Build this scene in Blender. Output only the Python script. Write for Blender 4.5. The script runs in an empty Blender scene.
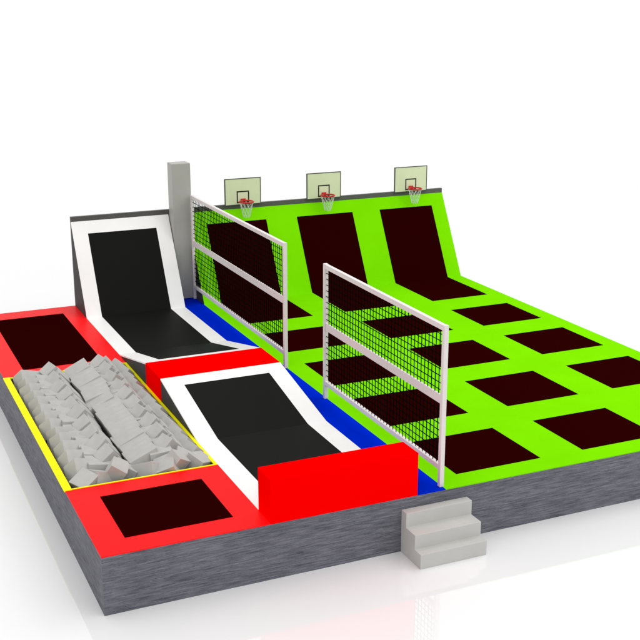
import bpy, bmesh, math, random
from mathutils import Vector, Matrix, Euler
random.seed(7)
scene = bpy.context.scene
C = bpy.data.collections.new('scene_objects')
scene.collection.children.link(C)

# ---------------------------------------------------------------- materials
def mat(name, col, rough=0.6, spec=0.3, metallic=0.0, var=0.0, vscale=3.0, bump=0.0, bscale=60.0):
    m = bpy.data.materials.new(name); m.use_nodes = True
    nt = m.node_tree; b = nt.nodes['Principled BSDF']
    b.inputs['Base Color'].default_value = (*col, 1)
    b.inputs['Roughness'].default_value = rough
    b.inputs['Specular IOR Level'].default_value = spec
    b.inputs['Metallic'].default_value = metallic
    tc = nt.nodes.new('ShaderNodeTexCoord')
    if var:
        n = nt.nodes.new('ShaderNodeTexNoise'); n.inputs['Scale'].default_value = vscale
        n.inputs['Detail'].default_value = 5
        nt.links.new(tc.outputs['Object'], n.inputs['Vector'])
        r = nt.nodes.new('ShaderNodeValToRGB')
        r.color_ramp.elements[0].position = .3; r.color_ramp.elements[1].position = .7
        r.color_ramp.elements[0].color = (*[c*(1-var) for c in col], 1)
        r.color_ramp.elements[1].color = (*[min(1, c*(1+var*.5)) for c in col], 1)
        nt.links.new(n.outputs['Fac'], r.inputs['Fac'])
        nt.links.new(r.outputs['Color'], b.inputs['Base Color'])
    if bump:
        n2 = nt.nodes.new('ShaderNodeTexNoise'); n2.inputs['Scale'].default_value = bscale
        nt.links.new(tc.outputs['Object'], n2.inputs['Vector'])
        bp = nt.nodes.new('ShaderNodeBump'); bp.inputs['Strength'].default_value = bump
        bp.inputs['Distance'].default_value = .01
        nt.links.new(n2.outputs['Fac'], bp.inputs['Height'])
        nt.links.new(bp.outputs['Normal'], b.inputs['Normal'])
    return m

GREEN = mat('green_vinyl', (.19, .70, .001), .5, .0, var=.05, vscale=.9)
RED   = mat('red_vinyl', (1.0, .004, .006), .4, .055, var=.02, vscale=1.5)
RED_B = mat('red_block_vinyl', (1.0, 0, 0), .6, .0)
BLUE  = mat('blue_vinyl', (.0, .021, .58), .5, .0, var=.06, vscale=2)
WHITE = mat('white_vinyl', (.93, .92, .90), .4, .2, var=.03, vscale=1.3)
MAT_R = mat('dark_maroon_mesh', (.019, .0005, .0005), .7, .0)
MAT_K = mat('black_mesh', (.010, .010, .009), .5, .02)
BODY  = mat('charcoal_panel', (.055, .055, .056), .6, .1, var=.15, vscale=4)
YEL   = mat('yellow_frame_paint', (1.0, .93, .0), .5, .05)
POST  = mat('white_painted_steel', (.76, .71, .70), .3, .4)
CORD  = mat('black_net_cord', (.002, .003, .002), 1, .0)
GREY  = mat('grey_concrete', (.42, .415, .385), .4, .2, var=.06, vscale=1.2)
STEP  = mat('pale_grey_board', (.53, .525, .50), .45, .25, var=.03, vscale=3)
FOAM  = mat('grey_foam', (.49, .482, .46), .8, .05, var=.06, vscale=5, bump=.1, bscale=25)
STRIP = mat('dark_grey_trim', (.10, .10, .092), .5, .2, var=.1, vscale=3)
BOARD = mat('cream_backboard', (.70, .74, .50), .35, .4, var=.03, vscale=3)
BLACK = mat('black_paint', (.012, .012, .01), .5, .2)
TRIM  = mat('grey_board_trim', (.07, .07, .065), .5, .2)
RIM   = mat('red_rim_paint', (.55, .01, .012), .35, .4)
HNET  = mat('white_hoop_cord', (.75, .75, .70), .7, .1)
PIT   = mat('pit_lining', (.10, .10, .12), .8, .1, var=.15, vscale=8)

def cladding():
    m = bpy.data.materials.new('grey_wood_cladding'); m.use_nodes = True
    nt = m.node_tree; b = nt.nodes['Principled BSDF']; L = nt.links.new; N = nt.nodes.new
    tc = N('ShaderNodeTexCoord'); sp = N('ShaderNodeSeparateXYZ'); L(tc.outputs['Object'], sp.inputs[0])
    ad = N('ShaderNodeMath'); ad.operation = 'ADD'; L(sp.outputs[0], ad.inputs[0]); L(sp.outputs[1], ad.inputs[1])
    cb = N('ShaderNodeCombineXYZ'); L(ad.outputs[0], cb.inputs[0]); L(sp.outputs[2], cb.inputs[1])
    def noise(sx, sz, det, sc=1):
        mp = N('ShaderNodeMapping'); mp.inputs['Scale'].default_value = (sx, sz, 1); L(cb.outputs[0], mp.inputs[0])
        n = N('ShaderNodeTexNoise'); n.inputs['Scale'].default_value = sc; n.inputs['Detail'].default_value = det
        n.inputs['Roughness'].default_value = .62; n.inputs['Distortion'].default_value = .35
        L(mp.outputs[0], n.inputs['Vector']); return n
    n1 = noise(2.6, 44, 10); n2 = noise(22, 170, 5); n3 = noise(.9, 4, 3)
    a = N('ShaderNodeMath'); a.operation = 'MULTIPLY_ADD'; a.inputs[1].default_value = .55
    L(n1.outputs['Fac'], a.inputs[0])
    h = N('ShaderNodeMath'); h.operation = 'MULTIPLY'; h.inputs[1].default_value = .3; L(n2.outputs['Fac'], h.inputs[0])
    g = N('ShaderNodeMath'); g.operation = 'MULTIPLY_ADD'; g.inputs[1].default_value = .15
    L(n3.outputs['Fac'], g.inputs[0]); L(h.outputs[0], g.inputs[2]); L(g.outputs[0], a.inputs[2])
    r = N('ShaderNodeValToRGB'); e = r.color_ramp.elements
    e[0].position = .38; e[0].color = (.058, .059, .076, 1)
    e[1].position = .62; e[1].color = (.225, .224, .258, 1)
    k = e.new(.49); k.color = (.128, .128, .152, 1)
    L(a.outputs[0], r.inputs['Fac']); L(r.outputs['Color'], b.inputs['Base Color'])
    b.inputs['Roughness'].default_value = .6; b.inputs['Specular IOR Level'].default_value = .15
    return m
CLAD = cladding()

def floor_mat():
    m = mat('white_gloss_floor', (.855, .855, .855), .025, .75)
    return m
FLOOR = floor_mat()

# ---------------------------------------------------------------- mesh helpers
def box(bm, x0, x1, y0, y1, z0, z1):
    v = [bm.verts.new(p) for p in ((x0,y0,z0),(x1,y0,z0),(x1,y1,z0),(x0,y1,z0),(x0,y0,z1),(x1,y0,z1),(x1,y1,z1),(x0,y1,z1))]
    for f in ((0,3,2,1),(4,5,6,7),(0,1,5,4),(1,2,6,5),(2,3,7,6),(3,0,4,7)):
        bm.faces.new([v[i] for i in f])
def prism_x(bm, prof, x0, x1):
    a = [bm.verts.new((x0, y, z)) for y, z in prof]; b = [bm.verts.new((x1, y, z)) for y, z in prof]
    n = len(prof)
    bm.faces.new(a); bm.faces.new(b[::-1])
    for i in range(n):
        bm.faces.new((a[i], b[i], b[(i+1) % n], a[(i+1) % n]))
def sheet(bm, path, x0, x1, t):
    """slab of thickness t whose top follows the (y,z) path; top lies on the path"""
    n = len(path); low = []
    for i, (y, z) in enumerate(path):
        def nrm(a, b):
            dy, dz = b[0]-a[0], b[1]-a[1]; l = math.hypot(dy, dz); ny, nz = -dz/l, dy/l
            return (-ny, -nz) if nz < 0 else (ny, nz)
        ns = []
        if i > 0: ns.append(nrm(path[i-1], path[i]))
        if i < n-1: ns.append(nrm(path[i], path[i+1]))
        ny = sum(k[0] for k in ns)/len(ns); nz = sum(k[1] for k in ns)/len(ns); l = ny*ny+nz*nz
        low.append((y-ny*t/l, z-nz*t/l))
    for i in range(n-1):
        pass
    a = [bm.verts.new((x0, *p)) for p in path]; b = [bm.verts.new((x1, *p)) for p in path]
    c = [bm.verts.new((x0, *p)) for p in low]; d = [bm.verts.new((x1, *p)) for p in low]
    for i in range(n-1):
        bm.faces.new((a[i], a[i+1], b[i+1], b[i])); bm.faces.new((c[i], d[i], d[i+1], c[i+1]))
        bm.faces.new((a[i], c[i], c[i+1], a[i+1])); bm.faces.new((b[i], b[i+1], d[i+1], d[i]))
    bm.faces.new((a[0], b[0], d[0], c[0])); bm.faces.new((a[-1], c[-1], d[-1], b[-1]))
def raise_path(path, h):
    out = []
    n = len(path)
    for i in range(n):
        ns = []
        for j in (i-1, i):
            if 0 <= j < n-1:
                dy, dz = path[j+1][0]-path[j][0], path[j+1][1]-path[j][1]; l = math.hypot(dy, dz)
                ny, nz = -dz/l, dy/l
                if nz < 0: ny, nz = -ny, -nz
                ns.append((ny, nz))
        ny = sum(k[0] for k in ns)/len(ns); nz = sum(k[1] for k in ns)/len(ns); l = ny*ny+nz*nz
        out.append((path[i][0]+ny*h/l, path[i][1]+nz*h/l))
    return out
def obj(name, bm, m, parent=None, bev=0, smooth=False):
    bmesh.ops.recalc_face_normals(bm, faces=bm.faces)
    if bev:
        bmesh.ops.bevel(bm, geom=[e for e in bm.edges], offset=bev, segments=2, affect='EDGES', profile=.6)
    me = bpy.data.meshes.new(name); bm.to_mesh(me); bm.free()
    if smooth:
        for p in me.polygons: p.use_smooth = True
    me.materials.append(m)
    o = bpy.data.objects.new(name, me); C.objects.link(o)
    if parent is not None:
        o.parent = parent; o.matrix_parent_inverse = Matrix.Translation(-Vector(parent.location))
    return o
def bxo(name, m, parent, *b, bev=0):
    bm = bmesh.new(); box(bm, *b); return obj(name, bm, m, parent, bev)
def thing(name, label, cat, loc, group=None):
    o = bpy.data.objects.new(name, None); C.objects.link(o); o.location = loc; o.empty_display_size = .2
    o['label'] = label; o['category'] = cat
    if group: o['group'] = group
    return o
def tag(o, label, cat, group=None):
    o['label'] = label; o['category'] = cat
    if group: o['group'] = group
    return o
def tube(bm, a, b, r, seg=8):
    a, b = Vector(a), Vector(b); d = (b-a); q = d.to_track_quat('Z', 'Y').to_matrix()
    A = []; B = []
    for i in range(seg):
        t = 2*math.pi*i/seg; off = q @ Vector((math.cos(t)*r, math.sin(t)*r, 0))
        A.append(bm.verts.new(a+off)); B.append(bm.verts.new(b+off))
    for i in range(seg):
        bm.faces.new((A[i], A[(i+1) % seg], B[(i+1) % seg], B[i]))
    bm.faces.new(A[::-1]); bm.faces.new(B)
def torus(bm, c, R_, r, n=32, k=8):
    ring = []
    for i in range(n):
        t = 2*math.pi*i/n
        ring.append([bm.verts.new((c[0]+(R_+r*math.cos(s))*math.cos(t), c[1]+(R_+r*math.cos(s))*math.sin(t), c[2]+r*math.sin(s))) for s in [2*math.pi*j/k for j in range(k)]])
    for i in range(n):
        for j in range(k):
            bm.faces.new((ring[i][j], ring[(i+1) % n][j], ring[(i+1) % n][(j+1) % k], ring[i][(j+1) % k]))

# ---------------------------------------------------------------- measured layout (deck height = 1)
XA, XB, XC, XD = 2.752, 5.426, 5.978, 14.053
D = 14.273
ZT, ZS = 3.320, 3.450
T = .985                                   # underside of the pads
YS, YT, YB, YC, YF, YG = 12.97, 9.637, 7.301, 6.165, 3.736, .550
ZB, ZB2 = 1.500, 1.762
YP1, YP2 = 2.584, 8.981

# setting
bm = bmesh.new(); s = 260
vs = [bm.verts.new(p) for p in ((-s,-s,0),(s,-s,0),(s,s,0),(-s,s,0))]; bm.faces.new(vs)
fl = obj('floor', bm, FLOOR); fl['kind'] = 'structure'

# ---------------------------------------------------------------- platform base
base = thing('platform_base', 'long low platform clad in dark grey wood grain under all the coloured trampolines', 'platform', (7, 7, 0))
bxo('front_panel', CLAD, base, 0, XD, 0, .06, 0, T)
bxo('side_panel', CLAD, base, 0, .06, .06, D+.1, 0, T)
bxo('side_panel', CLAD, base, XD-.06, XD, .06, D+.1, 0, T)
bxo('rear_panel', CLAD, base, .06, XD-.06, D+.04, D+.1, 0, T)

# ---------------------------------------------------------------- red flat trampolines
def flat_tramp(label, x0, x1, y0, y1, m):
    t = thing('red_trampoline', label, 'trampoline', ((x0+x1)/2, (y0+y1)/2, T), 'flat red trampolines beside the foam pit')
    bxo('pad', RED, t, x0, x1, y0, y1, T, 1.0)
    bxo('jump_mat', MAT_R, t, m[0], m[1], m[2], m[3], 1.0005, 1.004)
flat_tramp('red padded flat trampoline at the near corner in front of the foam pit', -.002, XA-.002, -.002, YP1-.003, (.489, 2.283, .479, 2.112))
flat_tramp('red padded flat trampoline behind the foam pit beside the taller white ramp', -.002, XA-.002, YP2+.003, D+.098, (.489, 2.283, 9.40, 13.712))

# ---------------------------------------------------------------- foam pit
pit = thing('foam_pit', 'rectangular foam pit with a yellow rim between two red trampolines', 'foam pit', (XA/2, (YP1+YP2)/2, .3))
bm = bmesh.new()
box(bm, .06, XA-.01, YP1, YP2, .30, .36)
obj('pit_floor', bm, PIT, pit)
bm = bmesh.new()
box(bm, .062, .10, YP1+.04, YP2-.04, .362, T)
box(bm, XA-.05, XA-.008, YP1+.04, YP2-.04, .362, T)
box(bm, .062, XA-.008, YP1, YP1+.038, .362, T)
box(bm, .062, XA-.008, YP2-.038, YP2, .362, T)
obj('pit_wall', bm, PIT, pit)
bm = bmesh.new()
box(bm, -.02, .115, YP1-.02, YP2, T+.001, 1.014)
obj('rim', bm, YEL, pit)
for b in ((.118, XA-.003, YP1, YP1+.035), (.118, XA-.003, YP2-.045, YP2), (XA-.06, XA-.003, YP1+.037, YP2-.047)):
    bxo('rim', YEL, pit, *b, T+.001, 1.008)

# foam cubes: every cube an object of its own
def cube_mesh(name, s):
    bm = bmesh.new(); box(bm, -s/2, s/2, -s/2, s/2, -s/2, s/2)
    bmesh.ops.recalc_face_normals(bm, faces=bm.faces)
    bmesh.ops.bevel(bm, geom=list(bm.edges), offset=.008, segments=2, affect='EDGES', profile=.5)
    me = bpy.data.meshes.new(name); bm.to_mesh(me); bm.free(); me.materials.append(FOAM); return me
CM = {}
cols = [  # x, z, size, (rx,ry,rz) degrees, angle jitter, label, y shift, front cube (dx, dz, rx, ry, rz)
 (.42, .96, .38, ('tilt', -40, 24), 6, 'pale grey foam cube in the tilted row along the yellow left rim', 0, (.02, -.06, 10, -24, 30)),
 (.76, .88, .44, (0, 8, 0), 5, 'pale grey foam cube in the level row just left of the first notched ridge', .10, (-.04, -.04, -12, 20, 20)),
 (1.06, .95, .36, (2, 50, 0), 2, 'pale grey foam cube under the crest of the first ridge left of the dark gap', .3, (.10, -.04, 0, 33, -8)),
 (.97, 1.06, .32, (12, 48, 26), 7, 'small pale grey foam cube forming a notch on the left side of the first ridge', .05, (.0, -.02, 10, 33, -18)),
 (1.68, .86, .56, (0, -22, 0), 4, 'large pale grey foam cube in the wide sloping row mid pit', .16, (-.10, -.14, -20, 25, 40)),
 (1.93, .95, .42, (0, -10, 0), 5, 'pale grey foam cube in the smooth row against the right notched ridge', .0, (.0, -.03, 20, -24, -26)),
 (2.23, 1.00, .34, (3, 50, 0), 2, 'pale grey foam cube under the crest of the right notched ridge', .25, (-.02, -.04, 10, 30, -14)),
 (2.08, 1.14, .30, (16, 46, 30), 7, 'small pale grey foam cube forming a tooth on the left side of the right ridge', .0, (-.02, -.10, 25, 30, 30)),
 (2.50, .90, .38, (6, -42, 8), 5, 'pale grey foam cube in the shaded row along the right rim beside the ramps', .05, (-.02, -.04, 18, 14, 34)),
]
for x, z, sz, rot, ja, lab, ys, fr in cols:
    rows = 11 if sz in (.32, .30) else 14
    for k in range(rows):
        y = YP1+.40+k*(YP2-YP1-.66)/(rows-1)+(ys-.08)*.8
        j = lambda a: random.uniform(-a, a)
        o = bpy.data.objects.new('foam_cube', CM.setdefault(sz, None) or CM.__setitem__(sz, cube_mesh('foam_cube', sz)) or CM[sz]); C.objects.link(o)
        px, pz = x+j(.025), z+j(.022)
        if rot[0] == 'tilt':
            rr = (Matrix.Rotation(math.radians(rot[1]+j(ja)), 3, 'X') @ Matrix.Rotation(math.radians(rot[2]+j(ja)), 3, 'Z')).to_euler()
        else: rr = [math.radians(a+j(ja)) for a in rot]
        if k == 0:
            px += fr[0]; pz += fr[1]; rr = [math.radians(a) for a in fr[2:]]
        o.rotation_euler = rr
        o.location = (px, max(YP1+.33, min(YP2-.22, y)), pz)
        tag(o, lab, 'foam cube', 'grey foam cubes heaped in rows in the foam pit')

# ---------------------------------------------------------------- ramps
m1 = .40
def ramp(label, prof, body, mpath):
    t = thing('ramp_trampoline', label, 'trampoline ramp', ((XA+XB)/2, (prof[0][0]+prof[-1][0])/2, 1), 'white ramp trampolines between the foam pit and the blue walkway')
    bm = bmesh.new(); sheet(bm, prof, XA, XB, .03); obj('pad', bm, WHITE, t)
    bm = bmesh.new(); sheet(bm, raise_path(mpath, .004), XA+m1, XB-m1, .0035); obj('jump_mat', bm, MAT_K, t)
    for bp in body:
        bm = bmesh.new(); prism_x(bm, bp, XA+.004, XB-.004); obj('side_panel', bm, BODY, t)
p1 = [(D-.002, ZT), (YS, 1.004), (YT, 1.004), (YB+.002, ZB-.004)]
lerp = lambda a, b, t: (a[0]+(b[0]-a[0])*t, a[1]+(b[1]-a[1])*t)
ramp('tall white padded ramp with black mat against the back wall beside the grey pillar', p1,
     [[(D-.004, T+.002), (D-.004, ZT-.06), (YS+.04, T+.002)], [(YT-.12, T+.002), (YB+.004, ZB-.045), (YB+.004, T+.002)]],
     [lerp(p1[1], p1[0], .866), p1[1], p1[2], lerp(p1[2], p1[3], .85)])
p2 = [(YC-.002, ZB), (YF, 1.004), (YG+.003, 1.004)]
ramp('lower white padded ramp with black mat sloping down to the near red block', p2,
     [[(YC-.004, T+.002), (YC-.004, ZB-.045), (YF+.16, T+.002)]],
     [lerp(p2[0], p2[1], .149), p2[1], (YG+.004, 1.004)])
# support under ramp sections
bm = bmesh.new(); box(bm, XA, XB, .07, D-.01, .5, T-.012)
obj('support_deck', bm, BODY, base)

def block(label, y0, y1, z1):
    bm = bmesh.new(); box(bm, XA-.001, XB+.001, y0, y1, T, z1)
    o = obj('padded_block', bm, RED_B, None, .006); tag(o, label, 'padded block', 'red padded blocks at the ends of the ramps')
block('glossy red padded block between the two white ramps', YC, YB, ZB+.004)
block('tall red padded block on the front edge of the platform below the near ramp', -.003, YG, ZB2)

# ---------------------------------------------------------------- blue walkway
o = bxo('walkway_pad', BLUE, None, XB+.002, XC-.002, -.002, D, T, 1.0); tag(o, 'narrow blue padded walkway between the white ramps and the green court', 'walkway')

# ---------------------------------------------------------------- green court
court = thing('trampoline_court', 'wide green padded court with rows of dark rectangular jump mats and sloping back wall', 'trampoline court', ((XC+XD)/2, 7, T))
gp = [(-.002, 1.001), (YS+.03, 1.001), (D-.002, ZT)]
bm = bmesh.new(); sheet(bm, gp, XC, XD+.002, .016); obj('pad', bm, GREEN, court)
bm = bmesh.new(); prism_x(bm, [(D-.004, T+.002), (D-.004, ZT-.04), (YS+.06, T+.002)], XC+.004, XD-.004); obj('side_panel', bm, BODY, court)
gx = [(6.461, 8.239), (9.179, 10.948), (11.841, 13.600)]
gy = [(8.178, 9.802), (5.593, 7.247), (2.985, 4.672), (.464, 2.087)]
for a, b in gx:
    for c, d in gy:
        bxo('jump_mat', MAT_R, court, a, b, c, d, 1.0015, 1.005)
    bm = bmesh.new()
    sheet(bm, raise_path([(10.80, 1.001), gp[1], lerp(gp[1], gp[2], .857)], .004), a, b, .0035)
    obj('bent_jump_mat', bm, MAT_R, court)

# ---------------------------------------------------------------- back wall, pillar
bm = bmesh.new(); box(bm, XA, XD, D, D+.10, T+.001, ZS)
o = obj('back_wall', bm, STRIP, None, .004); tag(o, 'thin dark grey wall panel standing behind the ramp and the green slopes', 'wall')
bm = bmesh.new(); box(bm, 5.449, 5.965, 13.844, D-.004, 1.0005, 4.752)
o = obj('pillar', bm, GREY, None, .012); tag(o, 'tall square grey pillar between the white ramp and the green court', 'pillar')

# ---------------------------------------------------------------- steps
bm = bmesh.new()
prism_x(bm, [(-.003, 0.0), (-.700, 0.0), (-.700, .263), (-.494, .263), (-.494, .522), (-.179, .522), (-.179, .783), (-.003, .783)], 5.125, 6.404)
o = obj('steps', bm, STEP, None, .008); tag(o, 'pale grey block of three steps on the floor against the platform front', 'steps')

# ---------------------------------------------------------------- nets
def court_net(label, y0, y1):
    X = 5.956; h = .042; ZN = 3.9; z0, z1 = 1.31, 1.40
    t = thing('divider_net', label, 'net', (X, (y0+y1)/2, 1.0), 'framed divider nets along the green court')
    for y in (y0, y1):
        bxo('post', POST, t, X-h, X+h, y-h, y+h, 1.002, ZN, bev=.008)
    bxo('top_rail', POST, t, X-h+.004, X+h-.004, y0+h, y1-h, ZN-.10, ZN-.006, bev=.006)
    bxo('bottom_rail', POST, t, X-h+.004, X+h-.004, y0+h, y1-h, z0, z1, bev=.006)
    bxo('middle_band', POST, t, X-.018, X+.018, y0+h, y1-h, 2.495, 2.655, bev=.004)
    bm = bmesh.new(); w = .0062; p = .122
    n = int((y1-y0-2*h)/p); q = (y1-y0-2*h)/n
    for i in range(1, n):
        y = y0+h+q*i; box(bm, X-w, X+w, y-w, y+w, z1, ZN-.10)
    zz = z1+.11
    while zz < ZN-.12:
        if not 2.48 < zz < 2.67: box(bm, X-w*.9, X+w*.9, y0+h, y1-h, zz-w, zz+w)
        zz += p
    obj('netting', bm, CORD, t)
court_net('white framed black mesh net nearer the front edge standing behind the tall red block', .138, 4.955)
court_net('white framed black mesh net farther back beside the grey pillar', 7.144, 13.741)

# ---------------------------------------------------------------- basketball hoops
def hoop(label, x0, x1):
    cx = (x0+x1)/2; yb = D-.03; zb, zt = 3.432, 4.185
    t = thing('basketball_hoop', label, 'basketball hoop', (cx, yb, zb), 'basketball hoops along the top of the green slopes')
    bxo('backboard', BOARD, t, x0+.022, x1-.022, yb-.03, yb, zb+.02, zt-.02)
    bm = bmesh.new()
    box(bm, x0, x0+.022, yb-.035, yb+.004, zb, zt); box(bm, x1-.022, x1, yb-.035, yb+.004, zb, zt)
    box(bm, x0+.022, x1-.022, yb-.035, yb+.004, zb, zb+.02); box(bm, x0+.022, x1-.022, yb-.035, yb+.004, zt-.02, zt)
    obj('board_frame', bm, TRIM, t)
    bm = bmesh.new(); a, b, c, d, w = cx-.185, cx+.185, zb+.055, zb+.395, .034
    y0, y1 = yb-.034, yb-.0302
    box(bm, a, a+w, y0, y1, c, d); box(bm, b-w, b, y0, y1, c, d); box(bm, a+w, b-w, y0, y1, c, c+w); box(bm, a+w, b-w, y0, y1, d-w, d)
    obj('target_square', bm, BLACK, t)
    rc = (cx, yb-.30, zb+.13); R_ = .195
    bm = bmesh.new(); torus(bm, rc, R_, .022)
    rim = obj('rim', bm, RIM, t, smooth=True)
    bm = bmesh.new(); box(bm, cx-.07, cx+.07, yb-.055, yb-.036, rc[2]-.07, rc[2]+.05)
    box(bm, cx-.06, cx+.06, yb-.125, yb-.055, rc[2]-.02, rc[2]+.02)
    obj('bracket', bm, RIM, rim)
    bm = bmesh.new(); n = 10; lv = 4
    pt = lambda i, k: (rc[0]+math.cos(2*math.pi*i/n)*R_*(1-.14*k), rc[1]+math.sin(2*math.pi*i/n)*R_*(1-.14*k), rc[2]-.02-.105*k)
    for k in range(lv):
        for i in range(n):
            tube(bm, pt(i+.5*(k % 2), k), pt(i+.5*(k % 2)+.5, k+1), .0045, 5)
            tube(bm, pt(i+.5*(k % 2), k), pt(i+.5*(k % 2)-.5, k+1), .0045, 5)
    obj('hoop_net', bm, HNET, t)
hoop('basketball hoop with cream backboard nearest the grey pillar', 7.058, 8.135)
hoop('basketball hoop with cream backboard in the middle of the back wall', 9.548, 10.628)
hoop('basketball hoop with cream backboard at the far right end of the back wall', 12.39, 13.487)

# ---------------------------------------------------------------- light and world
w = bpy.data.worlds.new('World'); scene.world = w; w.use_nodes = True
bg = w.node_tree.nodes['Background']; bg.inputs[0].default_value = (1.0, 1.0, 1.0, 1); bg.inputs[1].default_value = 1.04
sl = bpy.data.lights.new('studio_key', 'SUN'); sl.energy = .35; sl.angle = math.radians(50); sl.color = (1, .995, .99)
so = bpy.data.objects.new('studio_key', sl); C.objects.link(so)
so.rotation_euler = Vector((-.45, .55, -1.0)).to_track_quat('-Z', 'Y').to_euler()

al = bpy.data.lights.new('studio_softbox', 'AREA'); al.energy = 650; al.shape = 'SQUARE'; al.size = 8; al.color = (1, .995, .99)
ao = bpy.data.objects.new('studio_softbox', al); C.objects.link(ao); ao.location = (17, 3, 16)
ao.rotation_euler = (Vector((11, 4, 1))-ao.location).to_track_quat('-Z', 'Y').to_euler()

# ---------------------------------------------------------------- camera
cam = bpy.data.cameras.new('camera'); co = bpy.data.objects.new('camera', cam); C.objects.link(co)
yaw, pitch = .420132, -.282887
f = Vector((math.sin(yaw)*math.cos(pitch), math.cos(yaw)*math.cos(pitch), math.sin(pitch)))
r = Vector((math.cos(yaw), -math.sin(yaw), 0)); u = r.cross(f)
M = Matrix((r, u, -f)).transposed().to_4x4(); M.translation = (-3.26660, -15.40658, 9.20590)
co.matrix_world = M
cam.sensor_width = 36; cam.sensor_fit = 'HORIZONTAL'; cam.lens = 1131.826/640*36
cam.clip_start = .1; cam.clip_end = 1000
scene.camera = co
scene.view_settings.view_transform = 'Standard'; scene.view_settings.look = 'None'
scene.view_settings.exposure = 0; scene.view_settings.gamma = 1
scene.render.resolution_x = scene.render.resolution_y = 1024
